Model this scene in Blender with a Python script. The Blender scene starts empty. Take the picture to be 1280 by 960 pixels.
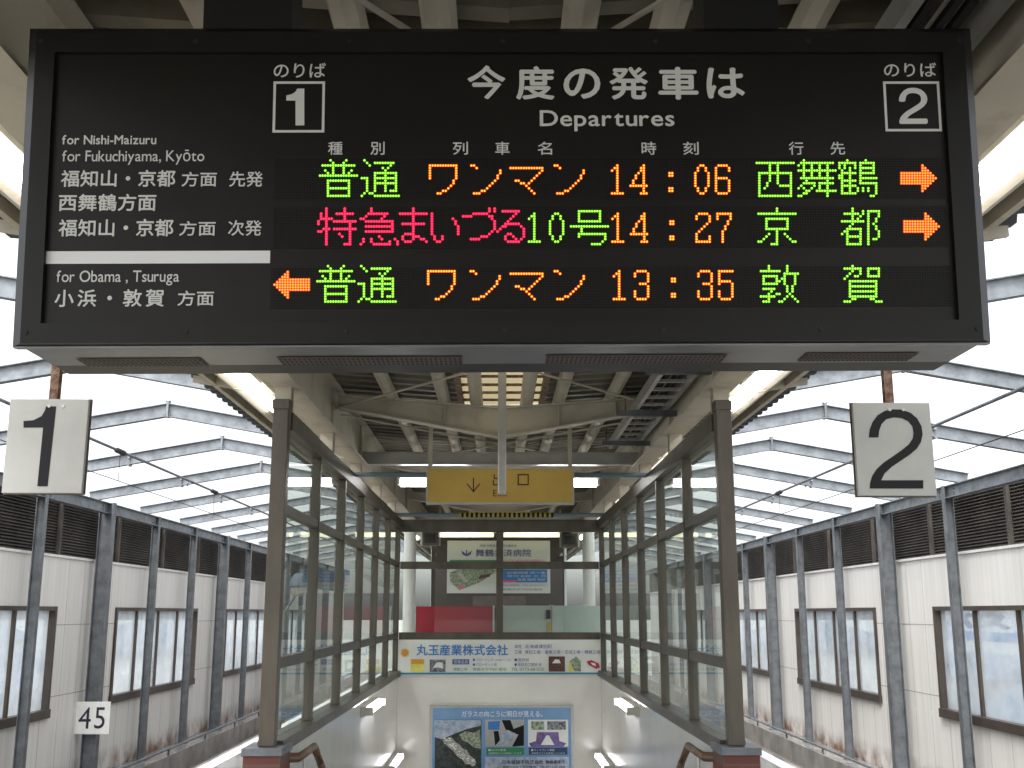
import bpy, math, random
from mathutils import Vector, Matrix
R = math.radians
random.seed(7)
sc = bpy.context.scene
col = sc.collection

# ------------------------------------------------------------------ camera
F, PITCH, YAW, EYE = 1360.0, R(11.88), math.atan(18 / 1360), 1.55
CAM = Vector((0, 0, EYE))
fh = Vector((math.sin(YAW), math.cos(YAW), 0))
RT = Vector((math.cos(YAW), -math.sin(YAW), 0))
FW = fh * math.cos(PITCH) + Vector((0, 0, math.sin(PITCH)))
UP = fh * -math.sin(PITCH) + Vector((0, 0, math.cos(PITCH)))
cd = bpy.data.cameras.new('camera'); cam = bpy.data.objects.new('camera', cd); col.objects.link(cam)
cam.matrix_world = Matrix(((RT.x, UP.x, -FW.x, CAM.x), (RT.y, UP.y, -FW.y, CAM.y), (RT.z, UP.z, -FW.z, CAM.z), (0, 0, 0, 1)))
cd.sensor_width = 36; cd.lens = 36 * F / 1280; cd.clip_start = .05; cd.clip_end = 3000
sc.camera = cam

# ------------------------------------------------------------------ world, sun, exposure
w = bpy.data.worlds.new('World'); sc.world = w; w.use_nodes = True
nt = w.node_tree; bg = nt.nodes['Background']
sky = nt.nodes.new('ShaderNodeTexSky'); sky.sky_type = 'NISHITA'; sky.sun_disc = False
SUN_EL, SUN_ROT = R(58), R(200)
sky.sun_elevation = SUN_EL; sky.sun_rotation = SUN_ROT; sky.dust_density = 4
hs = nt.nodes.new('ShaderNodeHueSaturation'); hs.inputs['Saturation'].default_value = .22
nt.links.new(sky.outputs[0], hs.inputs['Color']); nt.links.new(hs.outputs[0], bg.inputs[0])
bg.inputs[1].default_value = .15
sd = bpy.data.lights.new('sun', 'SUN'); sun = bpy.data.objects.new('sun', sd); col.objects.link(sun)
sd.energy = 1.1; sd.angle = R(30); sd.color = (1, .97, .93)
sdir = Vector((math.sin(SUN_ROT) * math.cos(SUN_EL), math.cos(SUN_ROT) * math.cos(SUN_EL), math.sin(SUN_EL)))
sun.rotation_euler = sdir.to_track_quat('Z', 'Y').to_euler(); sun.location = (0, -5, 30)
vs = sc.view_settings
sc.display_settings.display_device = 'sRGB'
vs.view_transform = 'Standard'; vs.look = 'None'; vs.gamma = 1; vs.exposure = 1.62; vs.use_curve_mapping = False
cy = sc.cycles
cy.use_denoising = True; cy.max_bounces = 8; cy.diffuse_bounces = 4; cy.transparent_max_bounces = 32; cy.sample_clamp_indirect = 6
TUBE = 4.2

# ------------------------------------------------------------------ helpers: materials
def mat(name, c, rough=.6, metal=0, vary=.0, scale=4, spec=.5, bump=0, stretch=(1, 1, 1), c2=None, thr=None, coat=0):
    m = bpy.data.materials.new(name); m.use_nodes = True
    n = m.node_tree.nodes; l = m.node_tree.links; b = n['Principled BSDF']
    b.inputs['Base Color'].default_value = (*c, 1); b.inputs['Roughness'].default_value = rough
    b.inputs['Metallic'].default_value = metal; b.inputs['Specular IOR Level'].default_value = spec
    if coat: b.inputs['Coat Weight'].default_value = coat; b.inputs['Coat Roughness'].default_value = .08
    if vary or c2 or bump:
        tc = n.new('ShaderNodeTexCoord'); mp = n.new('ShaderNodeMapping'); mp.inputs['Scale'].default_value = stretch
        no = n.new('ShaderNodeTexNoise'); no.inputs['Scale'].default_value = scale; no.inputs['Detail'].default_value = 7; no.inputs['Roughness'].default_value = .65
        l.new(tc.outputs['Object'], mp.inputs[0]); l.new(mp.outputs[0], no.inputs['Vector'])
        rp = n.new('ShaderNodeValToRGB')
        t = thr or (.35, .65)
        rp.color_ramp.elements[0].position, rp.color_ramp.elements[1].position = t
        k = c2 if c2 else tuple(min(1, v * (1 - vary)) for v in c)
        rp.color_ramp.elements[0].color = (*k, 1); rp.color_ramp.elements[1].color = (*[v * (1 + (0 if c2 else vary * .4)) for v in c], 1)
        l.new(no.outputs['Fac'], rp.inputs[0]); l.new(rp.outputs[0], b.inputs['Base Color'])
        if bump:
            bp = n.new('ShaderNodeBump'); bp.inputs['Strength'].default_value = bump; bp.inputs['Distance'].default_value = .01
            l.new(no.outputs['Fac'], bp.inputs['Height']); l.new(bp.outputs[0], b.inputs['Normal'])
    return m

def emit(name, c, s):
    m = bpy.data.materials.new(name); m.use_nodes = True
    b = m.node_tree.nodes['Principled BSDF']
    b.inputs['Base Color'].default_value = (*[v * .3 for v in c], 1); b.inputs['Emission Color'].default_value = (*c, 1); b.inputs['Emission Strength'].default_value = s
    return m

def glass(name, tint, dust, dustc=(.7, .72, .7), ior=1.45, milky=False):
    m = bpy.data.materials.new(name); m.use_nodes = True
    n = m.node_tree.nodes; l = m.node_tree.links
    n.remove(n['Principled BSDF']); out = n['Material Output']
    tr = n.new('ShaderNodeBsdfTransparent'); tr.inputs[0].default_value = (*tint, 1)
    gl = n.new('ShaderNodeBsdfGlossy'); gl.inputs['Roughness'].default_value = .02
    di = n.new('ShaderNodeBsdfDiffuse'); di.inputs[0].default_value = (*dustc, 1)
    fr = n.new('ShaderNodeFresnel'); fr.inputs[0].default_value = ior
    a = n.new('ShaderNodeMixShader'); b = n.new('ShaderNodeMixShader')
    tc = n.new('ShaderNodeTexCoord'); no = n.new('ShaderNodeTexNoise'); no.inputs['Scale'].default_value = 1.7; no.inputs['Detail'].default_value = 6
    mr = n.new('ShaderNodeMapRange'); mr.inputs[1].default_value = .3; mr.inputs[2].default_value = .75
    mr.inputs[3].default_value = dust * .5; mr.inputs[4].default_value = dust * 1.5
    l.new(tc.outputs['Object'], no.inputs['Vector']); l.new(no.outputs['Fac'], mr.inputs[0])
    dd = di.outputs[0]
    if milky:
        tl = n.new('ShaderNodeBsdfTranslucent'); tl.inputs[0].default_value = (*dustc, 1); ms = n.new('ShaderNodeMixShader'); ms.inputs[0].default_value = .55
        l.new(dd, ms.inputs[1]); l.new(tl.outputs[0], ms.inputs[2]); dd = ms.outputs[0]
    l.new(mr.outputs[0], a.inputs[0]); l.new(tr.outputs[0], a.inputs[1]); l.new(dd, a.inputs[2])
    ge = n.new('ShaderNodeNewGeometry'); mq = n.new('ShaderNodeMath'); mq.operation = 'MULTIPLY_ADD'; mq.inputs[1].default_value = -1; mq.inputs[2].default_value = 1
    l.new(ge.outputs['Backfacing'], mq.inputs[0]); mm = n.new('ShaderNodeMath'); mm.operation = 'MULTIPLY'
    l.new(fr.outputs[0], mm.inputs[0]); l.new(mq.outputs[0], mm.inputs[1])
    l.new(mm.outputs[0], b.inputs[0]); l.new(a.outputs[0], b.inputs[1]); l.new(gl.outputs[0], b.inputs[2])
    l.new(b.outputs[0], out.inputs[0])
    return m

M = {}
M['board'] = mat('board black', (.0078, .0062, .0045), .42, vary=.35, scale=3, spec=.3)
M['bezel'] = mat('bezel black', (.0070, .0064, .0058), .42, vary=.2, scale=5, spec=.3)
M['under'] = mat('grey steel', (.17, .178, .186), .32, .6, vary=.3, scale=2.5)
M['slot'] = mat('slot dark', (.01, .01, .01), .7)
M['print'] = mat('print white', (.64, .65, .62), .5)
M['stripe'] = mat('stripe white', (.78, .79, .79), .5)
M['galv'] = mat('galvanised steel', (.21, .23, .25), .5, .3, vary=.4, scale=6, bump=.05)
M['galvd'] = mat('weathered galvanised steel', (.15, .163, .176), .5, .3, vary=.4, scale=5, bump=.05)
M['cream'] = mat('cream steel', (.46, .42, .345), .55, vary=.3, scale=3, c2=(.27, .235, .18), thr=(.25, .5))
M['deck'] = mat('roof deck', (.20, .18, .14), .6, vary=.45, scale=1.3)
M['eave'] = mat('dark blue grey corrugated sheet', (.028, .034, .042), .6, vary=.3, scale=3)
M['rust'] = mat('rusty steel', (.28, .2, .15), .8, vary=.5, scale=22, c2=(.12, .05, .028), thr=(.4, .6))
M['bronze'] = mat('bronze aluminium', (.092, .078, .060), .45, .25, vary=.3, scale=6, stretch=(1, 1, .3))
M['winf'] = mat('brown window aluminium', (.075, .058, .047), .45, .2, vary=.3, scale=3)
M['louv'] = mat('brown louver', (.085, .074, .064), .7, vary=.55, scale=2.2)
M['signw'] = mat('sign white', (.42, .42, .40), .45, vary=.12, scale=3)
M['black'] = mat('black print', (.010, .010, .012), .5, spec=.2)
M['edge'] = mat('sign edge', (.12, .09, .08), .6, vary=.3, scale=10)
M['yellow'] = mat('yellow sign', (.62, .40, .085), .45, vary=.12, scale=2)
M['brownp'] = mat('brown print', (.07, .02, .012), .5)
M['alu'] = mat('aluminium', (.5, .49, .46), .4, .5, vary=.15, scale=5)
M['bluepipe'] = mat('blue grey pipe', (.17, .225, .26), .45, vary=.2, scale=5)
M['hazy'] = mat('hazard yellow', (.42, .33, .03), .6)
M['stairw'] = mat('stair wall white', (.74, .71, .65), .22, vary=.08, scale=1.2, coat=.3)
M['wood'] = mat('brown handrail', (.15, .09, .055), .4, vary=.3, scale=8, stretch=(1, .1, 1))
M['tube'] = emit('fluorescent tube', (1, .98, .95), TUBE * 1.5)
M['tubey'] = emit('yellowed tube', (1, .93, .55), .75)
M['tubew'] = emit('stair tube', (.95, .95, 1), TUBE * 1.2)
M['lampb'] = mat('lamp body', (.62, .6, .55), .45, vary=.1)
M['navyblack'] = mat('navy black print', (.015, .018, .035), .5)
M['navy'] = mat('navy', (.02, .05, .13), .5)
M['skyblue'] = mat('print blue', (.04, .20, .52), .5)
M['tblue'] = mat('text blue', (.06, .09, .30), .5)
M['tealp'] = mat('teal stripe', (.02, .23, .36), .5)
M['poster'] = mat('poster blue', (.10, .24, .50), .35, vary=.35, scale=.8, c2=(.22, .38, .58))
M['orange'] = mat('sun orange', (.65, .30, .03), .5)
M['yell2'] = mat('pale yellow print', (.75, .68, .16), .5, vary=.2, scale=20)
M['redp'] = mat('red panel', (.42, .008, .03), .3, vary=.15, scale=2)
M['pink'] = mat('pink print', (.75, .10, .22), .5)
M['whitep'] = mat('pale panel', (.50, .55, .51), .4, vary=.1, scale=2)
M['dkbrown'] = mat('dark brown wall', (.055, .04, .034), .7, vary=.3, scale=3)
M['grn'] = mat('green print', (.03, .22, .09), .5)
M['purp'] = mat('purple print', (.20, .13, .33), .5, vary=.5, scale=14)
M['aer'] = mat('aerial forest print', (.05, .065, .055), .5, scale=24, c2=(.012, .018, .016), thr=(.4, .6))
M['town'] = mat('aerial town print', (.55, .54, .48), .5, scale=90, c2=(.10, .12, .09), thr=(.4, .6))
M['seap'] = mat('aerial sea print', (.50, .56, .66), .5, scale=18, c2=(.20, .26, .36), thr=(.3, .65))
M['mapg'] = mat('map print', (.42, .46, .34), .5, scale=30, c2=(.12, .16, .10), thr=(.4, .6))
M['grayp'] = mat('grey print', (.30, .31, .32), .5, scale=30, c2=(.05, .05, .06), thr=(.4, .6))
M['brnp'] = mat('brown picture print', (.12, .045, .03), .5, vary=.5, scale=30)
M['conc'] = mat('wet concrete', (.24, .235, .225), .22, vary=.4, scale=1.6, bump=.08)
M['plat'] = mat('wet platform asphalt', (.26, .255, .25), .12, vary=.4, scale=1.1, bump=.05)
M['ballast'] = mat('ballast', (.14, .125, .11), .9, vary=.6, scale=30, bump=.6)
M['earth'] = mat('ground', (.30, .31, .29), .9, vary=.3, scale=.05)
M['white'] = mat('white paint', (.75, .75, .73), .5, vary=.1, scale=5)
M['tact'] = mat('tactile yellow', (.55, .42, .08), .6, vary=.2, scale=8)
M['stainless'] = mat('dark hanger', (.008, .008, .008), .5)
M['house'] = mat('pale house wall', (.5, .48, .44), .8, vary=.15, scale=.4)
M['roofb'] = mat('blue grey roof tile', (.10, .13, .18), .6, vary=.3, scale=2)
M['dkwin'] = mat('dark window', (.05, .06, .07), .15)
M['glass'] = glass('screen glass', (.86, .90, .88), .07)
M['wglass'] = glass('milky window glass', (.86, .90, .93), .48, (.77, .80, .82), 1.25, True)
M['bglass'] = glass('back screen glass', (.90, .93, .91), .012)

def brick_mat():
    m = mat('red brick', (.2, .06, .04), .75); n = m.node_tree.nodes; l = m.node_tree.links
    b = n['Principled BSDF']; tc = n.new('ShaderNodeTexCoord'); mp = n.new('ShaderNodeMapping'); mp.inputs['Rotation'].default_value = (R(90), 0, 0)
    br = n.new('ShaderNodeTexBrick'); br.inputs['Color1'].default_value = (.17, .045, .03, 1); br.inputs['Color2'].default_value = (.10, .03, .022, 1)
    br.inputs['Mortar'].default_value = (.10, .06, .05, 1); br.inputs['Scale'].default_value = 1; br.inputs['Mortar Size'].default_value = .006
    br.inputs['Brick Width'].default_value = .21; br.inputs['Row Height'].default_value = .065
    l.new(tc.outputs['Object'], mp.inputs[0]); l.new(mp.outputs[0], br.inputs['Vector']); l.new(br.outputs[0], b.inputs['Base Color'])
    return m
M['brick'] = brick_mat()

def wall_mat():
    """pale metal cladding: vertical rain streaks, rust bloom low down where water stands on the ledge"""
    m = mat('pale cladding', (.8, .8, .8), .55); n = m.node_tree.nodes; l = m.node_tree.links; b = n['Principled BSDF']
    tc = n.new('ShaderNodeTexCoord'); mp = n.new('ShaderNodeMapping'); mp.inputs['Scale'].default_value = (1, 3.5, .12)
    no = n.new('ShaderNodeTexNoise'); no.inputs['Scale'].default_value = 2.2; no.inputs['Detail'].default_value = 8; no.inputs['Roughness'].default_value = .7
    l.new(tc.outputs['Object'], mp.inputs[0]); l.new(mp.outputs[0], no.inputs['Vector'])
    rp = n.new('ShaderNodeValToRGB'); e = rp.color_ramp.elements
    e[0].position = .28; e[0].color = (.63, .61, .56, 1); e[1].position = .60; e[1].color = (.755, .745, .72, 1)
    l.new(no.outputs['Fac'], rp.inputs[0])
    sx = n.new('ShaderNodeSeparateXYZ'); l.new(tc.outputs['Object'], sx.inputs[0])
    no2 = n.new('ShaderNodeTexNoise'); no2.inputs['Scale'].default_value = 2.6; no2.inputs['Detail'].default_value = 6
    l.new(tc.outputs['Object'], no2.inputs['Vector'])
    mr = n.new('ShaderNodeMapRange'); mr.inputs[1].default_value = -2.5; mr.inputs[2].default_value = -2.12; mr.inputs[3].default_value = 1; mr.inputs[4].default_value = 0
    l.new(sx.outputs['Z'], mr.inputs[0])
    mu = n.new('ShaderNodeMath'); mu.operation = 'MULTIPLY'; l.new(mr.outputs[0], mu.inputs[0])
    mr2 = n.new('ShaderNodeMapRange'); mr2.inputs[1].default_value = .38; mr2.inputs[2].default_value = .62; mr2.inputs[3].default_value = .1; mr2.inputs[4].default_value = 1.2
    l.new(no2.outputs['Fac'], mr2.inputs[0]); l.new(mr2.outputs[0], mu.inputs[1])
    mx = n.new('ShaderNodeMix'); mx.data_type = 'RGBA'; mx.clamp_factor = True
    l.new(mu.outputs[0], mx.inputs[0]); l.new(rp.outputs[0], mx.inputs[6]); mx.inputs[7].default_value = (.20, .10, .06, 1)
    l.new(mx.outputs[2], b.inputs['Base Color'])
    return m
M['clad'] = wall_mat()

def skylight_mat():
    m = bpy.data.materials.new('skylight sheet'); m.use_nodes = True; n = m.node_tree.nodes; l = m.node_tree.links
    n.remove(n['Principled BSDF']); t = n.new('ShaderNodeBsdfTranslucent'); t.inputs[0].default_value = (.19, .165, .10, 1)
    d = n.new('ShaderNodeBsdfDiffuse'); d.inputs[0].default_value = (.5, .42, .25, 1)
    mx = n.new('ShaderNodeMixShader'); mx.inputs[0].default_value = .25
    l.new(t.outputs[0], mx.inputs[1]); l.new(d.outputs[0], mx.inputs[2]); l.new(mx.outputs[0], n['Material Output'].inputs[0])
    return m
M['skylight'] = skylight_mat()

def led_mat(pitch):
    m = mat('led matrix', (.01, .01, .01), .5, spec=.2); n = m.node_tree.nodes; l = m.node_tree.links; b = n['Principled BSDF']
    tc = n.new('ShaderNodeTexCoord'); v1 = n.new('ShaderNodeVectorMath'); v1.operation = 'SCALE'; v1.inputs['Scale'].default_value = 1 / pitch
    v2 = n.new('ShaderNodeVectorMath'); v2.operation = 'FRACTION'; v3 = n.new('ShaderNodeVectorMath'); v3.operation = 'SUBTRACT'; v3.inputs[1].default_value = (.5, .5, 0)
    v4 = n.new('ShaderNodeVectorMath'); v4.operation = 'MULTIPLY'; v4.inputs[1].default_value = (1, 1, 0)
    v5 = n.new('ShaderNodeVectorMath'); v5.operation = 'LENGTH'
    l.new(tc.outputs['Object'], v1.inputs[0]); l.new(v1.outputs[0], v2.inputs[0]); l.new(v2.outputs[0], v3.inputs[0]); l.new(v3.outputs[0], v4.inputs[0]); l.new(v4.outputs[0], v5.inputs[0])
    mr = n.new('ShaderNodeMapRange'); mr.inputs[1].default_value = .30; mr.inputs[2].default_value = .42
    l.new(v5.outputs['Value'], mr.inputs[0])
    mx = n.new('ShaderNodeMix'); mx.data_type = 'RGBA'; mx.inputs[6].default_value = (.016, .0145, .013, 1); mx.inputs[7].default_value = (.0035, .0032, .003, 1)
    l.new(mr.outputs[0], mx.inputs[0]); l.new(mx.outputs[2], b.inputs['Base Color'])
    return m

# ------------------------------------------------------------------ helpers: meshes
class MB:
    def __init__(s): s.v = []; s.f = []; s.mi = []
    def add(s, vs, fs, mi=0):
        o = len(s.v); s.v += [tuple(v) for v in vs]; s.f += [tuple(i + o for i in f) for f in fs]; s.mi += [mi] * len(fs); return s
    def box(s, x0, x1, y0, y1, z0, z1, mi=0):
        if x0 > x1: x0, x1 = x1, x0
        if y0 > y1: y0, y1 = y1, y0
        if z0 > z1: z0, z1 = z1, z0
        return s.add([(x0, y0, z0), (x1, y0, z0), (x1, y1, z0), (x0, y1, z0), (x0, y0, z1), (x1, y0, z1), (x1, y1, z1), (x0, y1, z1)],
                     [(3, 2, 1, 0), (4, 5, 6, 7), (0, 1, 5, 4), (1, 2, 6, 5), (2, 3, 7, 6), (3, 0, 4, 7)], mi)
    def bar(s, p, q, w, h, side, mi=0):
        """rectangular bar p->q; w along `side`, h along the third axis"""
        p, q = Vector(p), Vector(q); d = (q - p).normalized(); a = Vector(side); a = (a - d * a.dot(d)).normalized(); b = d.cross(a)
        vs = [e + a * (i * w / 2) + b * (j * h / 2) for e in (p, q) for i, j in ((-1, -1), (1, -1), (1, 1), (-1, 1))]
        return s.add(vs, [(3, 2, 1, 0), (4, 5, 6, 7), (0, 1, 5, 4), (1, 2, 6, 5), (2, 3, 7, 6), (3, 0, 4, 7)], mi)
    def ibeam(s, p, q, depth, width, side, t=.012):
        """I section: flanges `width` along side, separated by depth along the third axis"""
        p, q = Vector(p), Vector(q); d = (q - p).normalized(); a = Vector(side); a = (a - d * a.dot(d)).normalized(); b = d.cross(a)
        for k in (-1, 1):
            o = b * (k * (depth - t) / 2); s.bar(p + o, q + o, width, t, a)
        return s.bar(p, q, t, depth - t * 2 + .002, a)
    def tube(s, p, q, r, n=10, r2=None):
        p, q = Vector(p), Vector(q); d = (q - p).normalized(); a = d.orthogonal().normalized(); b = d.cross(a); r2 = r if r2 is None else r2
        vs = [e + (a * math.cos(2 * math.pi * i / n) + b * math.sin(2 * math.pi * i / n)) * rr for e, rr in ((p, r), (q, r2)) for i in range(n)]
        return s.add(vs, [tuple(range(n))[::-1], tuple(range(n, 2 * n))] + [(i, (i + 1) % n, n + (i + 1) % n, n + i) for i in range(n)])
    def lathe(s, c, prof, n=16):
        vs = [(c[0] + r * math.cos(2 * math.pi * i / n), c[1] + r * math.sin(2 * math.pi * i / n), c[2] + z) for r, z in prof for i in range(n)]
        fs = [(k * n + i, k * n + (i + 1) % n, (k + 1) * n + (i + 1) % n, (k + 1) * n + i) for k in range(len(prof) - 1) for i in range(n)]
        return s.add(vs, fs)
    def prism(s, poly, org, ux, uy, nrm, h, mi=0):
        """polygon (2D) extruded by h along nrm"""
        ux, uy, nrm, org = Vector(ux), Vector(uy), Vector(nrm), Vector(org); n = len(poly)
        ar = sum(poly[i][0] * poly[(i + 1) % n][1] - poly[(i + 1) % n][0] * poly[i][1] for i in range(n))
        if ar < 0: poly = poly[::-1]
        a = [org + ux * x + uy * y for x, y in poly]; b = [v + nrm * h for v in a]
        return s.add(a + b, [tuple(range(n))[::-1], tuple(range(n, 2 * n))] + [(i, (i + 1) % n, n + (i + 1) % n, n + i) for i in range(n)], mi)
    def build(s, name, m, parent=None, kind=None, bevel=0, smooth=False):
        me = bpy.data.meshes.new(name); me.from_pydata(s.v, [], s.f)
        for k in (m if isinstance(m, (list, tuple)) else [m]): me.materials.append(k)
        if any(s.mi): me.polygons.foreach_set('material_index', s.mi)
        if smooth: me.polygons.foreach_set('use_smooth', [True] * len(s.f))
        me.update()
        o = bpy.data.objects.new(name, me); col.objects.link(o)
        if parent: o.parent = parent
        if kind: o['kind'] = kind
        if bevel:
            b = o.modifiers.new('bevel', 'BEVEL'); b.width = bevel; b.segments = 2; b.limit_method = 'ANGLE'
        return o

def tag(o, label, cat, group=None):
    o['label'] = label; o['category'] = cat
    if group: o['group'] = group
    return o
def thing(name, label, cat, loc=(0, 0, 0), group=None):
    o = bpy.data.objects.new(name, None); col.objects.link(o); o.location = loc; o.empty_display_size = .1
    return tag(o, label, cat, group)
def copy_thing(o, loc, label):
    c = o.copy(); col.objects.link(c); c.location = loc; c['label'] = label
    for ch in [x for x in o.children]:
        d = ch.copy(); col.objects.link(d); d.parent = c
        for g in [x for x in ch.children]:
            e = g.copy(); col.objects.link(e); e.parent = d
    return c
ORD = ['first', 'second', 'third', 'fourth', 'fifth', 'sixth', 'seventh', 'eighth', 'ninth', 'tenth', 'eleventh', 'twelfth', 'thirteenth', 'fourteenth', 'fifteenth', 'sixteenth']

# ------------------------------------------------------------------ helpers: lettering
_gc = {}
def glyph(ch, off):
    k = (ch, off)
    if k not in _gc:
        c = bpy.data.curves.new('glyph', 'FONT'); c.body = ch; c.offset = off; c.resolution_u = 4
        o = bpy.data.objects.new('glyph', c); col.objects.link(o); bpy.context.view_layer.update()
        me = bpy.data.meshes.new_from_object(o.evaluated_get(bpy.context.evaluated_depsgraph_get()))
        v = [(p.co.x, p.co.y) for p in me.vertices]; f = [tuple(p.vertices) for p in me.polygons]
        bpy.data.objects.remove(o); bpy.data.curves.remove(c); bpy.data.meshes.remove(me)
        _gc[k] = (v, f)
    return _gc[k]
def text_layout(s, off, track=0, narrow=1):
    """flat verts, faces of a line of text at size 1, one glyph after another"""
    vs, fs, x = [], [], 0
    for ch in s:
        if ch in ' \u3000': x += .28 if ch == ' ' else 1; continue
        v, f = glyph(ch, off)
        cjk = ord(ch) > 0x2fff or ch in '・●■↓'
        x0 = 0 if cjk else min(p[0] for p in v)
        o = len(vs); vs += [((p[0] - x0) + x, p[1]) for p in v]; fs += [tuple(i + o for i in q) for q in f]
        x += (1 if cjk else max(p[0] for p in v) - x0 + .07) + track
    return vs, fs
class Lettering:
    """collects lines of text lying in one plane (org, ux, uy, nrm) and links them as one mesh"""
    def __init__(s, org, ux, uy, nrm): s.o, s.ux, s.uy, s.n = map(Vector, (org, ux, uy, nrm)); s.v = []; s.f = []
    def fit(s, t, x0, x1, y0, y1, off=0, track=0):
        vs, fs = text_layout(t, 0, track)
        a, b = min(p[0] for p in vs), max(p[0] for p in vs); c, d = min(p[1] for p in vs), max(p[1] for p in vs)
        e = off * .8; sx = (x1 - x0) / (b - a + 2 * e); sy = (y1 - y0) / (d - c + 2 * e)
        for j, (dx, dy) in enumerate(((0, 0), (-e, 0), (e, 0), (0, -e), (0, e)) if off else ((0, 0),)):   # heavier print: strokes laid over each other
            k = len(s.v); lift = .0015 + .00015 * j
            s.v += [s.o + s.ux * (x0 + (p[0] - a + dx + e) * sx) + s.uy * (y0 + (p[1] - c + dy + e) * sy) + s.n * lift for p in vs]
            s.f += [tuple(i + k for i in q) for q in fs]
        return s
    def rect(s, x0, x1, y0, y1, w=0):
        def q(a, b, c, d):
            k = len(s.v); s.v += [s.o + s.ux * x + s.uy * y + s.n * .0015 for x, y in ((a, c), (b, c), (b, d), (a, d))]; s.f.append((k, k + 1, k + 2, k + 3))
        if not w: q(x0, x1, y0, y1); return s
        q(x0, x1, y0, y0 + w); q(x0, x1, y1 - w, y1); q(x0, x0 + w, y0 + w, y1 - w); q(x1 - w, x1, y0 + w, y1 - w); return s
    def poly(s, pts):
        k = len(s.v); s.v += [s.o + s.ux * x + s.uy * y + s.n * .0015 for x, y in pts]; s.f.append(tuple(range(k, k + len(pts)))); return s
    def build(s, name, m, parent):
        b = MB(); b.add(s.v, s.f); return b.build(name, m, parent)

# pixel of the photograph -> ray; used to measure where things stand on a known plane
def ray(px, py): return FW + RT * ((px - 640) / F) + UP * ((480 - py) / F)
def on_plane(px, py, p0, n): d = ray(px, py); return CAM + d * ((p0 - CAM).dot(n) / d.dot(n))

# =================================================================== SETTING
XC = .03                                   # centre line of the stairs
PL, SY0, SY1 = 3.1, 6.5, 14.4              # platform half width, stairwell from / to
fl = MB()
fl.box(-PL, XC - 1.42, -14, 60, -.3, 0); fl.box(XC + 1.42, PL, -14, 60, -.3, 0)
fl.box(XC - 1.419, XC + 1.419, -14, SY0 + .2, -.3, 0); fl.box(XC - 1.419, XC + 1.419, SY1 + .12, 60, -.3, 0)
fl.build('platform', M['plat'], kind='structure')
ln = MB()
for s in (-1, 1): ln.box(s * 2.90, s * 3.05, -14, 60, .001, .004)
ln.build('platform_edge_line', M['white'], kind='structure')
ln = MB()
for s in (-1, 1): ln.box(s * 2.30, s * 2.60, -14, 60, .001, .006)
ln.build('tactile_paving', M['tact'], kind='structure')
tb = MB(); tb.box(-6.6, 6.6, -14, 60, -1.6, -1.3); tb.build('track_bed', M['ballast'], kind='structure')
pw = MB()
for s in (-1, 1): pw.box(s * 2.9, s * 3.0, -14, 60, -1.3, -.3)
pw.build('platform_side', M['conc'], kind='structure')
g = MB(); g.box(-1500, 1500, -1500, 1500, -8.6, -8); g.build('ground', M['earth'], kind='structure')
st = MB()
for i in range(24): st.box(XC - 1.3, XC + 1.3, SY0 + .7 + .3 * i, SY0 + 1.0 + .3 * i, -.17 * (i + 1) - .25, -.17 * (i + 1))
st.build('stairs', M['conc'], kind='structure')
st = MB(); st.box(XC - 1.3, XC + 1.3, SY0 + .7 + 7.2, SY0 + 14, -4.35, -4.25); st.build('stair_landing', M['conc'], kind='structure')
st = MB(); st.box(XC - 1.3, XC + 1.3, SY0 + .2, SY0 + .7, -.25, -.001); st.build('stair_head', M['conc'], kind='structure')

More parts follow.
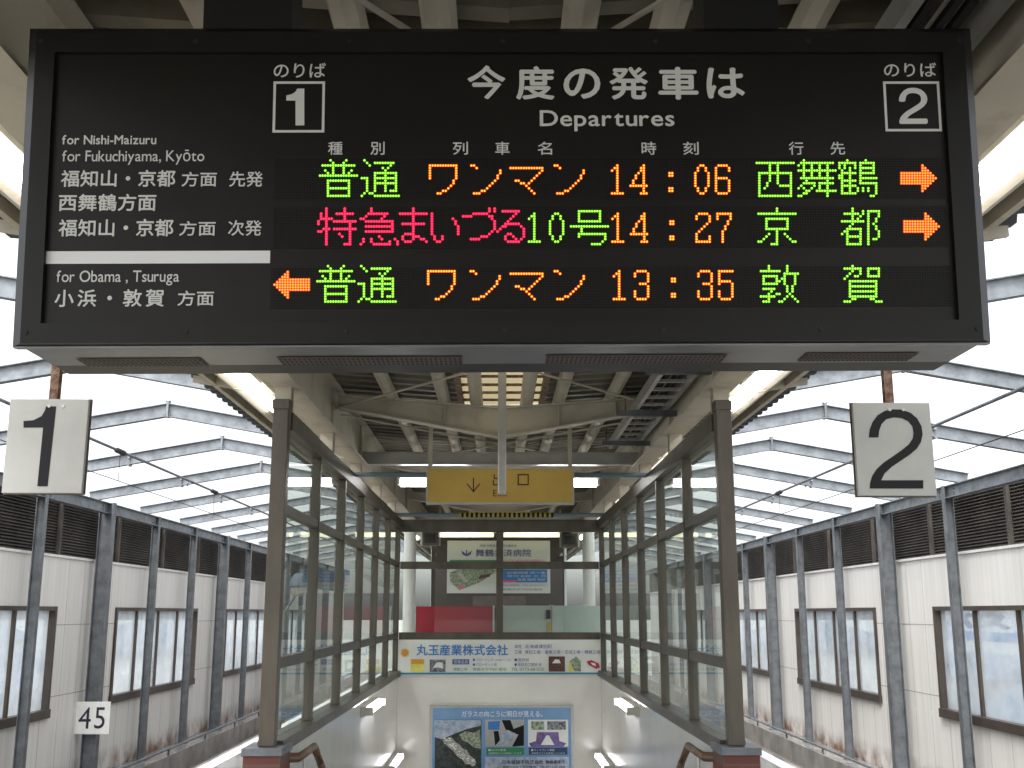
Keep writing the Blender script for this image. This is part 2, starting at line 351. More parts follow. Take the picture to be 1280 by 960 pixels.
# =================================================================== TRACK WALLS AND GABLE FRAMES
H0 = EYE
WX, PX, RX = 6.35, 6.15, 3.77
LED = H0 - 2.5                     # ledge top
Y0, Y1 = 7.3, 46
for s, n in ((-1, 1), (1, 2)):
    n = ('one', 'two')[n - 1]; side = f'track {n}'
    wl = thing('wind_wall', f'pale clad wall with brown windows and louvers along {side}', 'wall', (s * WX, 0, H0))
    b = MB(); wins = [13.55, 21.05, 28.55, 36.05]; HW, WB, WT, LB = 2.5, -1.40, .09, .82
    b.box(0, s * .12, Y0, Y1, -2.5, WB); b.box(0, s * .12, Y0, Y1, WT, LB)
    e = [Y0] + [c + k * HW for c in wins for k in (-1, 1)] + [Y1]
    for i in range(0, len(e), 2): b.box(0, s * .12, e[i], e[i + 1], WB + .0005, WT - .0005)
    b.build('panel', M['clad'], wl)
    b = MB()                                                   # joints between the cladding sheets
    for i in range(0, len(e), 2):
        for z in (-.17, -1.17): b.box(-s * .002, s * .05, e[i], e[i + 1], z - .005, z + .005)
    y = Y0 + .4
    while y < Y1:
        b.box(-s * .0015, s * .05, y - .003, y + .003, -2.5, WB - .06)
        if not any(abs(y - c) < HW + .1 for c in wins): b.box(-s * .0015, s * .05, y - .003, y + .003, WB, LB)
        y += .625
    b.build('joint', mat(f'joint grey {n}', (.30, .29, .27), .8), wl)
    b = MB()
    b.box(s * .13, s * .15, Y0, Y1, LB, 1.68)
    for i in range(20): b.bar((s * .07, Y0, LB + .03 + i * .043), (s * .07, Y1, LB + .03 + i * .043), .062, .008, (s * .8, 0, .6))
    for i in range(16): b.box(s * .0, s * .11, Y0 + 1.2 + i * 2.5, Y0 + 1.27 + i * 2.5, LB, 1.68)
    b.build('louver', M['louv'], wl)
    b = MB(); b.box(-s * .03, s * .12, Y0, Y1, LB - .035, LB + .0); b.build('flashing', M['white'], wl)
    for c in wins:
        b = MB(); a0, a1 = c - HW, c + HW
        b.box(-s * .035, s * .12, a0, a0 + .07, WB, WT); b.box(-s * .035, s * .12, a1 - .07, a1, WB, WT)
        b.box(-s * .05, s * .12, a0 - .02, a1 + .02, WB - .05, WB + .07); b.box(-s * .03, s * .12, a0 + .07, a1 - .07, WT - .06, WT)
        wf = b.build('window', M['winf'], wl)
        for k in (-1, 0, 1): MB().box(s * .02, s * .09, c + k * 1.25 - .035, c + k * 1.25 + .035, WB + .07, WT - .06).build('mullion', M['winf'], wf)
        for k in range(4): MB().box(s * .055, s * .061, a0 + .07 + k * 1.22, a0 + 1.27 + k * 1.22, WB + .07, WT - .06).build('pane', M['wglass'], wf)
    b = MB(); b.box(-s * .52, s * .12, Y0 - 1, Y1, -2.9, -2.5); b.box(-s * .56, -s * .521, Y0 - 1, Y1, -2.9, -2.47)
    tag(b.build('ledge_kerb', M['conc']), f'wet concrete ledge at the foot of the wall along {side}', 'ledge').location = (s * WX, 0, H0)
    b = MB(); b.tube((-s * .5, Y0, -2.37), (-s * .5, Y1, -2.37), .022)
    for i in range(16): b.tube((-s * .5, Y0 + .6 + i * 2.5, -2.5), (-s * .5, Y0 + .6 + i * 2.5, -2.37), .018)
    tag(b.build('ledge_pipe', M['galvd']), f'thin galvanised pipe running along the ledge by {side}', 'pipe').location = (s * WX, 0, H0)
    b = MB(); b.ibeam((0, Y0 - .5, 1.61), (0, Y1, 1.61), .17, .11, (1, 0, 0))
    for i in range(15):
        for d in (-.24, .24):
            for z in (1.58, 1.64): b.box(-s * .02, -s * .008, Y0 + 2.5 * i + d - .015, Y0 + 2.5 * i + d + .015, z - .012, z + .012)
    tag(b.build('eaves_beam', M['galv']), f'long galvanised beam along the post tops beside {side}', 'beam').location = (s * PX, 0, H0)
    # gable frames
    protos = {}
    for k in range(14):
        Y = Y0 + 2.5 * k; wide = k % 3 == 1
        lab = f'{"wide" if wide else "narrow"}-post galvanised gable frame over {side}, {ORD[k]} one away from the viewer'
        if wide and k == 4 and s < 0: lab = 'wide-post galvanised gable frame whose post carries the 45 plate over track one'
        if wide not in protos:
            t = thing('gable_frame', lab, 'steel frame', (0, Y, H0), f'galvanised gable frames over {side}')
            D, Wd = (.215, .16) if wide else (.125, .10)
            b = MB(); b.ibeam((s * PX, 0, -2.5), (s * PX, 0, 1.70), D, Wd, (0, 1, 0), .012)
            b.box(s * PX - D * .8, s * PX + D * .7, -Wd * .7, Wd * .7, -2.5, -2.48); b.build('post', M['galvd'], t)
            zt = 2.27; zo = 1.79; zi = 2.10
            b = MB(); b.ibeam((s * (PX + .3), 0, 1.80), (s * (RX + .006), 0, zt), .152, .085, (0, 1, 0), .009)
            for z in (-.05, .05): b.box(s * 5.0, s * 5.03, -.06, .06, 2.02 + z - .015, 2.02 + z + .015)
            if wide:
                for q in (-.05, 0, .05):
                    for x in (4.92, 5.02): b.tube((s * x, 0, 2.025 + q), (s * x, -.02, 2.025 + q), .014, 6)
            b.build('outer_rafter', M['galv'], t)
            b = MB(); b.ibeam((s * 2.42, 0, zi - .07), (s * (RX - .006), 0, zt), .152, .085, (0, 1, 0), .009); b.build('inner_rafter', M['galv'], t)
            b = MB(); b.box(s * RX - .012, s * RX + .012, -.05, .05, zt - .085, zt + .10)
            for z in (-.085, -.055, .07, .1):
                for x in (-.03, .016): b.tube((s * RX + x, -.03, zt + z), (s * RX + x + .014, -.03, zt + z), .011, 6)
            b.build('ridge_plate', M['galv'], t)
            protos[wide] = t
        else: copy_thing(protos[wide], (0, Y, H0), lab)
    # overhead line over the track
    t = thing('overhead_line', f'steel messenger rod with thin contact wire over {side}', 'overhead wire', (s * 4.7, 0, H0))
    MB().tube((0, 3, 1.97), (0, 60, 1.97), .018).build('messenger', M['galvd'], t)
    MB().tube((0, 3, 1.60), (0, 60, 1.60), .0055, 6).build('contact_wire', M['slot'], t)
    for i in range(9):
        y = 8.9 + 4.6 * i
        c = MB().tube((0, y - .13, 1.965), (0, y + .13, 1.965), .035).build('clamp', M['slot'], t)
        MB().tube((0, y, 1.95), (0, y, 1.6), .004, 6).build('dropper', M['slot'], c)

# the 45 plate on its post
pc = Vector((-PX + .05, 17.3 - .13, H0 - 1.55)); t = thing('stop_plate', 'small white plate numbered 45 fixed to a grey post', 'sign', pc)
MB().box(-.26, .26, 0, .012, -.235, .235).build('plate', M['white'], t, bevel=.002)
L = Lettering((0, -.001, 0), (1, 0, 0), (0, 0, 1), (0, -1, 0)); L.fit('4', -.205, -.02, -.155, .155); L.fit('5', .035, .19, -.155, .155); L.build('numeral', M['navyblack'], t)
MB().box(-.10, .10, .012, .05, -.05, .05).build('bracket', M['galv'], t)

# =================================================================== PLATFORM CANOPY
can = thing('platform_canopy', 'cream steel butterfly canopy with corrugated deck over the platform', 'canopy', (XC, 0, H0))
CH = lambda x: 1.70 + .073 * abs(x)
EX, CY0, CY1 = 2.5, -14, 46
SKL = ((6.9, 9.0), (13.5, 15.5), (20, 22))
def corr(y): u = (y / .16) % 1; return .035 if u < .5 else 0
for name, mtl, spans in (('roof_deck', M['deck'], ((.32, 2.28), (0, .32))), ('eaves_sheet', M['eave'], ((2.28, EX),))):
  b = MB()
  for s in (-1, 1):
    for xa, xb in spans:
        ys = []; y = CY0
        while y < CY1: ys += [(y, -.02), (y + .07, -.02), (y + .10, .055), (y + .17, .055)]; y += .2
        pv = None
        for y, dz in ys:
            cut = xa == 0 and any(p <= y < q for p, q in SKL)
            if cut: pv = None; continue
            i = len(b.v); b.v += [(s * xa, y, CH(xa) + dz), (s * xb, y, CH(xb) + dz)]
            if pv is not None: b.f.append((pv, pv + 1, i + 1, i)); b.mi.append(0)
            pv = i
  dk = b.build(name, mtl, can); sm = dk.modifiers.new('solid', 'SOLIDIFY'); sm.thickness = .006; sm.offset = 1
for p, q in SKL:
    b = MB()
    for s in (-1, 1): b.add([(0, p, CH(0) + .012), (s * .32, p, CH(.32) + .012), (s * .32, q, CH(.32) + .012), (0, q, CH(0) + .012)], [(0, 1, 2, 3) if s > 0 else (3, 2, 1, 0)])
    k = b.build('skylight', M['skylight'], can)
    b = MB(); y = p
    while y <= q + .01: b.box(-.33, .33, y - .006, y + .006, CH(.0) - .012, CH(0) + .008); y += .3
    for x in (-.33, .33): b.box(x - .02, x + .02, p, q, CH(.3) - .06, CH(.3) + .01)
    b.build('skylight_bar', M['rust'], k)
for s in (-1, 1):
    for x in (.2, .46, .88, 1.62, 2.12):
        b = MB(); b.tube((s * x, CY0, CH(x) - .065), (s * x, CY1, CH(x) - .065), .052, 8); b.build('purlin', M['cream'], can)
    b = MB(); b.ibeam((s * 1.35, CY0, 1.565), (s * 1.35, CY1, 1.565), .37, .16, (1, 0, 0), .014); b.build('girder', M['cream'], can)
    b = MB(); b.box(s * 2.27, s * 2.31, CY0, CY1, 1.775, 1.84); b.build('eaves_rail', M['cream'], can)
    b = MB(); b.box(s * 1.74, s * 1.80, CY0, CY1, 1.70, 1.76); b.build('lamp_rail', M['cream'], can)
    for i in range(6):
        Y = 6.72 + 1.77 * i
        if i == 0 or Y < SY1: MB().ibeam((s * 1.37, Y, 1.2 if i < 5 else 1.2), (s * 1.37, Y, 1.38), .10, .10, (1, 0, 0), .012).build('post', M['cream'], can)
        MB().bar((s * 1.37, Y, 1.381), (s * 1.37, Y, CH(1.37) - .02), .10, .10, (1, 0, 0)).build('strut', M['cream'], can)
    for Y in (17, 24, 31, 38): MB().tube((s * 1.38, Y, -H0), (s * 1.38, Y, 1.38), .095, 16).build('column', M['white'], can)
    for Y in (-6, 0): MB().tube((s * 2.3, Y, -H0), (s * 2.3, Y, 1.80), .08, 16).build('column', M['white'], can)
for Y in (-8.5, -5, -1.6, 1.2, 5.0, 8.5, 12.0, 15.5, 19.0, 22.5, 26, 29.5, 33):
    b = MB()
    for s in (-1, 1):
        b.prism([(0, 1.362), (1.30, 1.596), (1.30, 1.678), (0, 1.578)], (0, Y - .007, 0), (s, 0, 0), (0, 0, 1), (0, s, 0), .014)
        b.bar((0, Y, 1.356), (s * 1.30, Y, 1.59), .12, .013, (0, 1, 0)); b.bar((0, Y, 1.584), (s * 1.30, Y, 1.684), .12, .013, (0, 1, 0))
        for x in (.45, .9): b.box(s * x - .005, s * x + .005, Y - .055, Y + .055, 1.37 + .18 * x, 1.572 + .077 * x)
        b.prism([(1.42, 1.62), (2.45, 1.79), (2.45, 1.845), (1.42, 1.77)], (0, Y - .012, 0), (s, 0, 0), (0, 0, 1), (0, s, 0), .024)
    b.build('cross_beam', M['cream'], can)
for Y in (10.4, 17.4, 24.4): MB().ibeam((-1.35, Y, 1.45), (1.35, Y, 1.45), .12, .1, (0, 1, 0), .012).build('tie_beam', M['bluepipe'] if 0 else M['alu'], can)
b = MB()
for (x0, ya, x1, yb) in ((-1.3, 5.2, 1.3, 8.4), (1.3, 5.2, -1.3, 8.4), (-1.3, 8.7, 1.3, 11.8), (1.3, 8.7, -1.3, 11.8), (-1.3, 1.4, 1.3, 4.8), (1.3, 1.4, -1.3, 4.8)):
    b.tube((x0, ya, 1.57), (x1, yb, 1.57), .009, 6)
b.build('bracing_rod', M['cream'], can)
MB().bar((.0, 7.5, .80), (0, 7.5, CH(0) + .0), .058, .058, (1, 0, 0)).build('hanging_strut', M['alu'], can, bevel=.008)

# lamps under the canopy
def lamp(label, p, q, m, grp, r=.019, n=1):
    p, q = Vector(p), Vector(q); mid = (p + q) / 2; t = thing('fluorescent_lamp', label, 'lamp', mid, grp); p, q = p - mid, q - mid
    d = (q - p).normalized(); sd_ = d.cross(Vector((0, 0, 1))).normalized()
    MB().bar(p + Vector((0, 0, .055)), q + Vector((0, 0, .055)), .11, .05, sd_).build('body', M['lampb'], t, bevel=.006)
    for k in range(n):
        o = sd_ * ((k - (n - 1) / 2) * .06)
        MB().tube(p + d * .03 + o, q - d * .03 + o, r, 10).build('tube', m, t, smooth=True)
    for e in (p, q - d * .03): MB().bar(e, e + d * .03, .09, .06, sd_).build('socket', M['lampb'], t)
    return t
for s, n in ((-1, 1), (1, 2)):
    for i, (ya, yb) in enumerate(((-5.2, -2.8), (3.0, 5.4), (7.2, 9.6), (11.4, 13.8), (15.6, 18), (19.8, 22.2), (24, 26.4))):
        n = ('one', 'two')[n - 1] if n in (1, 2) else n
        lab = f'long white fluorescent lamp under the canopy edge beside track {n}, ' + ('above the viewer' if i < 1 else f'{ORD[i - 1]} one beyond the viewer')
        lamp(lab, (XC + s * 1.965, ya, H0 + 1.745), (XC + s * 1.965, yb, H0 + 1.745), M['tube'], 'lamps along the canopy edges', .024, 2)
for i, (a, c) in enumerate(((-1.02, -.30), (.34, .98))):
    lamp(f'fluorescent lamp glowing behind the yellow exit sign at its {"arrow" if i == 0 else "square symbol"} end', (XC + a, 10.75, H0 + 1.27), (XC + c, 10.75, H0 + 1.27), M['tube'], 'lamps behind the exit sign', .05)

# cable ladder
t = thing('cable_ladder', 'galvanised cable ladder tray hanging under the canopy beside track two', 'cable tray', (1.18, 0, H0 + 1.55))
MB().box(-.13, -.10, 2, 10.2, -.03, .05).build('rail', M['alu'], t); MB().box(.10, .13, 2, 10.2, -.03, .05).build('rail', M['alu'], t)
y = 2.15
while y < 10.2: MB().box(-.10, .10, y, y + .035, -.02, .0).build('rung', M['alu'], t); y += .28
for x in (-.05, .02, .06): MB().tube((x, 2, .02), (x, 10.1, .02), .016, 6).build('cable', M['slot'], t)
for Y in (5.2, 6.7, 8.2, 9.7):
    c = MB().box(-.24, .24, Y - .02, Y + .02, -.075, -.032).build('hanger_bar', M['galvd'], t)
    for x in (-.2, .2): MB().tube((x, Y, -.07), (x, Y, .21), .006, 6).build('hanger_rod', M['rust'], c)

# =================================================================== EXIT SIGN
ey = 9.2; t = thing('exit_sign', 'yellow hanging exit sign with a down arrow, hung on two rods', 'sign', (XC, ey, H0))
p0 = on_plane(533, 584, Vector((0, ey, 0)), Vector((0, 1, 0))); p1 = on_plane(718, 630, Vector((0, ey, 0)), Vector((0, 1, 0)))
sx0, sx1, sz1, sz0 = p0.x - XC, p1.x - XC, p0.z - H0, p1.z - H0
MB().box(sx0 + .012, sx1 - .012, .004, .09, sz0 + .012, sz1 - .012).build('panel', M['yellow'], t)
b = MB(); b.box(sx0, sx1, 0, .1, sz0, sz0 + .014); b.box(sx0, sx1, 0, .1, sz1 - .014, sz1); b.box(sx0, sx0 + .014, 0, .1, sz0 + .014, sz1 - .014); b.box(sx1 - .014, sx1, 0, .1, sz0 + .014, sz1 - .014)
b.build('frame', M['alu'], t)
def epx(x, y): p = on_plane(x, y, Vector((0, ey, 0)), Vector((0, 1, 0))); return p.x - XC, p.z - H0
L = Lettering((0, .003, 0), (1, 0, 0), (0, 0, 1), (0, -1, 0))
def lfit(L, f, s, xa, xb, yt, yb, off=0, track=0):
    a = f(xa, yb); c = f(xb, yt); L.fit(s, a[0], c[0], a[1], c[1], off, track)
def lrect(L, f, xa, xb, yt, yb, w=0):
    a = f(xa, yb); c = f(xb, yt); L.rect(a[0], c[0], a[1], c[1], w)
lrect(L, epx, 647, 661, 592.5, 606.5, .011)
for r in ((617, 618.5, 593, 598.6), (630, 631.5, 593, 598.6), (616, 617.5, 600.2, 606.5), (631, 632.5, 600.2, 606.5), (623.4, 625, 591.5, 606.5), (616, 632.5, 605.2, 606.7), (617, 631.5, 597.4, 598.8)): lrect(L, epx, *r)
lfit(L, epx, 'Exit', 616.5, 634, 612.5, 620.5)
L.poly([epx(591.1, 597), epx(592.5, 597), epx(592.5, 615), epx(591.1, 615)][::-1])
for sg in (-1, 1): L.poly([epx(591.8 + sg * .0, 615.6), epx(591.8, 613.3), epx(591.8 + sg * 7.6, 604), epx(591.8 + sg * 8.4, 605.2)][::1 if sg > 0 else -1])
L.build('lettering', M['brownp'], t)
for x in (sx0 + .03, sx1 - .03): MB().box(x - .017, x + .017, .03, .07, sz1, CH(x) - .01).build('hanging_rod', M['cream'], t)

# pipes across the stairwell
t = tag(MB().tube((XC - 1.42, 9.62, H0 + 1.2), (XC + 1.42, 9.62, H0 + 1.2), .022).build('tie_pipe', M['bluepipe']), 'blue-grey pipe spanning the stairwell just behind the exit sign', 'pipe')
t = thing('clearance_bar', 'grey bar with yellow and black striped sleeve above the stairwell end', 'bar', (XC, 13.9, H0 + 1.22))
MB().tube((-1.36, 0, 0), (1.36, 0, 0), .026).build('pipe', M['bluepipe'], t)
b = MB(); x = -.52; i = 0
while x < .68:
    b.tube((x, 0, 0), (x + .03, 0, 0), .031); b.mi[-12:] = [i % 2] * 12; x += .03; i += 1
b.build('sleeve', [M['hazy'], M['black']], t)

# =================================================================== STAIR ENCLOSURE
def zz(h): return H0 + h
bays = [6.5 + 1.31 * i for i in range(7)]
for s, n in ((-1, 1), (1, 2)):
    n = ('one', 'two')[n - 1]
    gs = thing('glass_screen', f'bronze framed glass screen along the stairwell on the track {n} side', 'glass screen', (XC + s * 1.335, 0, H0))
    MB().box(-.046, .046, 6.455, 6.545, -.74, 1.26).build('end_post', M['bronze'], gs, bevel=.004)
    MB().box(-.052, .052, 6.445, 6.555, 1.20, 1.262).build('post_cap', M['bronze'], gs, bevel=.004)
    for y in bays[1:]:
        MB().box(-.036, .036, y - .024, y + .024, -.72, 1.09).build('mullion', M['bronze'], gs, bevel=.003)
    for (a, c, w) in ((1.09, 1.20, .052), (.588, .645, .030), (-.322, -.255, .030), (-.79, -.72, .075)):
        MB().box(-w, w, 6.571, SY1, a, c).build('rail', M['bronze'], gs, bevel=.003)
    for i, y in enumerate(bays[:-1]):
        for a, c in ((-.72, -.322), (-.255, .588), (.645, 1.09)):
            MB().box(-.004, .004, y + .06, bays[i + 1] - .03, a, c).build('pane', M['glass'], gs)
    pr = thing('brick_pier', f'low red brick pier under the screen post on the track {n} side', 'brick pier', (XC + s * 1.345, 6.5, 0))
    MB().box(-.105, .105, -.10, .2, 0, H0 - .785).build('brickwork', M['brick'], pr)
    MB().box(-.115, .115, -.11, .21, H0 - .785, H0 - .742).build('cap', M['galvd'], pr, bevel=.004)
    sw = tag(MB().box(XC + s * 1.30, XC + s * 1.42, 6.701, SY1 + .1, -4.6, H0 - .791).build('stair_wall', M['stairw']), f'white stairwell side wall below the glass on the track {n} side', 'wall')
    # lamps on the wall
    for i, (ya, yb, h) in enumerate(((10.55, 11.75, -.90), (13.0, 14.2, -1.74))):
        t = thing('wall_lamp', f'{"upper" if i == 0 else "lower"} fluorescent wall lamp on the stairwell wall on the track {n} side', 'lamp', (XC + s * 1.30, (ya + yb) / 2, H0 + h), 'stairwell wall lamps')
        hl = (yb - ya) / 2
        MB().box(-s * .05, 0, -hl, hl, -.045, .045).build('body', M['lampb'], t, bevel=.004)
        MB().tube((-s * .085, -hl + .05, 0), (-s * .085, hl - .05, 0), .026, 10).build('tube', M['tubew'], t, smooth=True)
        for e in (-hl, hl - .05): MB().box(-s * .115, -s * .05, e, e + .05, -.035, .035).build('socket', M['lampb'], t)
    # handrail
    hr = thing('handrail', f'brown handrail on the stairwell wall on the track {n} side', 'handrail', (XC + s * 1.19, 0, H0))
    b = MB(); pts = [(0, 6.72, -.83), (0, 7.25, -.83), (0, 7.5, -.95), (0, 13.5, -4.35)]
    for p, q in zip(pts, pts[1:]): b.tube(p, q, .024, 12)
    b.build('rail', M['wood'], hr, smooth=True)
    b = MB(); b.tube((0, 6.72, -.83), (s * .07, 6.70, -.83), .028, 12); b.build('return_end', M['wood'], hr)
    for y in (6.9, 8.6, 10.2): 
        z = -.83 if y < 7.3 else -.95 - (y - 7.5) * .567
        b = MB(); b.tube((0, y, z - .02), (0, y, z - .11), .011, 8); b.tube((0, y, z - .11), (s * .115, y, z - .11), .011, 8); b.build('bracket', M['alu'], hr)
# back screen
bs = thing('glass_screen', 'bronze framed glass screen across the far end of the stairwell', 'glass screen', (XC, SY1, H0))
for (a, c) in ((1.04, 1.20), (.56, .655), (-.35, -.245)): MB().box(-1.295, 1.295, -.035, .035, a, c).build('rail', M['bronze'], bs, bevel=.003)
MB().box(-.045, .045, -.03, .03, -.245, 1.04).build('mullion', M['bronze'], bs, bevel=.003)
for xa, xb in ((-1.295, -.045), (.045, 1.295)):
    for a, c in ((-.245, .56), (.655, 1.04)): MB().box(xa, xb, -.004, .004, a, c).build('pane', M['bglass'], bs)
tag(MB().box(XC - 1.299, XC + 1.299, SY1, SY1 + .1, -1.7, H0 - .355).build('stair_end_wall', M['stairw']), 'white wall closing the stairwell end behind the adverts', 'wall')

# flat printed things: local plane facing the viewer at depth Y
class Ad:
    def __init__(s, root, Y): s.r = root; s.Y = Y; s.o = root.location; s.k = .004
    def xy(s, x, y): p = on_plane(x, y, Vector((0, s.Y, 0)), Vector((0, 1, 0))); return p.x - s.o.x, p.z - s.o.z
    def rect(s, name, m, xa, xb, yt, yb):
        a = s.xy(xa, yb); c = s.xy(xb, yt); s.k += .0008
        return MB().box(a[0], c[0], s.Y - s.o.y - s.k, s.Y - s.o.y + .0, a[1], c[1]).build(name, m, s.r)
    def poly(s, name, m, pts):
        s.k += .0008; return MB().prism([s.xy(*p) for p in pts], (0, s.Y - s.o.y, 0), (1, 0, 0), (0, 0, 1), (0, -1, 0), s.k).build(name, m, s.r)
    def text(s, name, m, lines, off=0):
        for l in lines:
            L = Lettering((0, s.Y - s.o.y - s.k - .0005, 0), (1, 0, 0), (0, 0, 1), (0, -1, 0)); lfit(L, s.xy, *l, off)
            L.build(name, m, s.r)

# banner
bn = thing('advert_banner', 'wide white advert banner with blue lettering across the stairwell end', 'banner', (XC, SY1 - .03, H0 - .57))
A = Ad(bn, SY1 - .055)
a = A.xy(495, 843.5); c = A.xy(755, 799.5)
MB().box(a[0], c[0], -.0245, .03, a[1], c[1]).build('panel', mat('banner white', (.74, .73, .68), .4, vary=.04, scale=3), bn)
A.rect('stripe', M['tealp'], 496, 754, 840.6, 843)
A.text('heading', M['skyblue'], [('丸玉産業株式会社', 520.5, 635, 805.5, 819.5)], .022)
pts = []
for i in range(24): rr = 6 if i % 2 == 0 else 3.9; pts.append((506 + rr * math.sin(math.pi * i / 12), 816 - rr * math.cos(math.pi * i / 12)))
A.poly('sun_emblem', M['orange'], pts)
A.rect('picture', M['yell2'], 513, 530.5, 824, 839.5); A.rect('picture', M['orange'], 514, 530, 824, 830); A.rect('picture', M['grayp'], 537, 557, 824.5, 840)
A.poly('picture_detail', M['white'], [(541, 835), (546, 828), (553, 828), (554, 836), (548, 834)])
A.rect('caption_box', M['tblue'], 565.5, 586.5, 824, 830.5)
A.rect('picture', M['brnp'], 686, 706, 820.5, 839.5); A.poly('picture_detail', M['white'], [(690, 829), (694, 824), (699, 824.5), (701, 829)])
A.rect('picture', M['yell2'], 711, 724, 826, 839); A.poly('picture_detail', M['mapg'], [(712, 827), (715, 824), (720, 820.5), (726, 826), (726, 839), (718, 839)])
A.poly('picture_detail', M['redp'], [(733, 827), (739, 825), (748, 829), (750, 834), (745, 836), (736, 831)]); A.poly('picture_detail', M['white'], [(738, 828), (744, 829), (745, 833), (740, 831)])
A.text('lettering', M['tblue'], [('本社', 643, 652, 805.5, 810.5), ('北海道津別町', 656, 690, 805.5, 810.5), ('工場', 643, 652, 812.5, 817.5),
    ('津別工場・道東工場・茨城工場・舞鶴工場', 656, 750, 812.5, 817.5), ('●フローリング', 591, 617, 822.5, 826.8), ('(合板ベース)', 619, 638, 823.5, 826.8), ('●クローゼット扉', 591, 621, 828.5, 832.8),
    ('●造作材', 643, 661, 822.5, 826.8), ('●階段加工部材 他', 643, 677, 828.5, 832.8)])
A.text('lettering', M['print'], [('営業品目', 567.5, 584.5, 825, 829.5)])
A.text('address', M['grn'], [('舞鶴工場', 567, 584, 834.6, 838.4), ('舞鶴市字平1157番地', 591, 633, 834.6, 838.4), ('TEL 0773-68-0221', 639, 680, 834.6, 838.4)])
# poster
po = thing('advert_poster', 'blue framed poster with aerial photograph, lower down on the stairwell end wall', 'poster', (XC, SY1 - .01, H0 - 1.7))
A = Ad(po, SY1 - .035)
a = A.xy(536, 985); c = A.xy(717, 881.5); MB().box(a[0], c[0], -.03, .0095, a[1], c[1]).build('frame', M['alu'], po, bevel=.004)
A.k = .006; A.rect('panel', M['poster'], 539.5, 713.5, 884.5, 982)
A.text('heading', M['stripe'], [('ガラスの向こうに明日が見える。', 577, 678, 888.5, 896.3)], .015)
A.rect('picture', M['aer'], 543, 602, 899.5, 975); A.poly('picture_detail', M['seap'], [(543, 900), (601, 900), (601, 907), (584, 911), (566, 918), (552, 924), (543, 921)])
A.poly('picture_detail', M['town'], [(553, 926), (557, 922), (560, 924), (564, 921), (569, 927), (575, 931), (578, 935), (584, 938), (587, 944), (594, 949), (595, 955), (591, 958), (586, 955), (583, 956), (577, 949), (572, 946), (566, 938), (561, 934)])
rr = random.Random(3); bb = MB(); A.k += .0008
for _ in range(70):
    t_ = rr.random(); x_ = 558 + t_ * 33 + rr.uniform(-5, 5); y_ = 925 + t_ * 29 + rr.uniform(-4, 4); q_ = rr.uniform(.4, 1.3); a_ = A.xy(x_ - q_, y_ + q_ * .5); c_ = A.xy(x_ + q_, y_ - q_ * .5)
    bb.box(a_[0], c_[0], SY1 - .035 - po.location.y - A.k - rr.random() * .0004, SY1 - .035 - po.location.y, a_[1], c_[1])
bb.build('picture_detail', M['stripe'], po)
A.poly('picture_detail', M['mapg'], [(574, 918), (582, 914), (592, 916), (600, 912), (601, 936), (592, 934), (585, 928), (578, 925)])
A.rect('picture', M['alu'], 606.5, 655.5, 899.5, 933); A.poly('picture_detail', M['black'], [(627, 900), (638, 900), (642, 911), (655, 906), (655, 932), (640, 933), (648, 918), (634, 916)])
A.poly('picture_detail', M['skyblue'], [(610, 902), (625, 901), (624, 912), (610, 912)]); A.poly('picture_detail', M['black'], [(617, 914), (623, 913.5), (625, 925), (619, 932)]); A.poly('picture_detail', M['seap'], [(628, 917), (634, 912), (645, 917), (640, 926), (622, 932)])
A.rect('caption_box', M['grn'], 608, 655, 934.5, 943.5)
A.rect('picture', M['white'], 660, 710, 899.5, 933); A.poly('picture_detail', M['purp'], [(671, 915), (698, 915), (699, 926), (708, 929), (704, 933), (664, 933), (661, 929), (670, 926)])
A.poly('picture_detail', M['white'], [(676, 931), (683, 919), (686, 919), (693, 931)]); A.rect('picture_detail', M['mapg'], 664, 680, 901.5, 912); A.rect('picture_detail', M['grayp'], 684, 707, 901.5, 912)
A.rect('caption_box', M['navy'], 661, 709, 934.5, 943)
A.rect('caption_box', M['seap'], 606, 711, 946, 982)
A.text('lettering', M['print'], [('■AUTO事業', 610.5, 632.5, 935.7, 938.8), ('自動車用ガラスを製造しています', 611, 652, 940, 942.6), ('■ディスプレイ事業', 664, 693, 935.7, 938.8), ('液晶用ガラスを製造しています', 664, 706, 940, 942.3)])
A.text('company_name', M['black'], [('日本板硝子株式会社', 628, 679, 949.5, 955), ('舞鶴事業所', 682, 706, 950, 954.5), ('舞鶴市大字下安久1番地', 628, 670, 957, 959.6), ('TEL 0773-62-2001', 674, 706, 957, 959.6)], .012)

# =================================================================== BEYOND THE STAIRS
kb = thing('platform_kiosk', 'dark brown box room on the platform beyond the stairwell', 'kiosk', (XC, 20, 0))
q0 = on_plane(540, 655, Vector((0, 20, 0)), Vector((0, 1, 0))); q1 = on_plane(706, 790, Vector((0, 20, 0)), Vector((0, 1, 0)))
MB().box(q0.x - XC, q1.x - XC, 0, 3, .1, q0.z).build('wall', M['dkbrown'], kb)
MB().box(q0.x - XC - .1, q1.x - XC + .1, -.12, 3.1, q0.z, q0.z + .12).build('roof', M['edge'], kb)
MB().box(q0.x - XC + .02, q1.x - XC - .02, -.02, 0, .1, 1.0).build('skirting', M['edge'], kb)
A2 = Ad(kb, 19.99); A2.rect('notice_plate', M['edge'], 591, 657, 745, 760)
hb = thing('hospital_billboard', 'white hospital billboard with map, fixed on the dark brown room', 'billboard', (XC, 19.95, H0 + 1))
A = Ad(hb, 19.92)
a = A.xy(558.5, 741.5); c = A.xy(687.5, 676); MB().box(a[0], c[0], -.032, .05, a[1], c[1]).build('panel', M['print'], hb)
A.text('lettering', M['tblue'], [('国家公務員共済組合連合会', 600, 646, 680.5, 683.5)])
A.text('heading', M['tblue'], [('舞鶴共済病院', 594.5, 664, 686.5, 695.8)], .015)
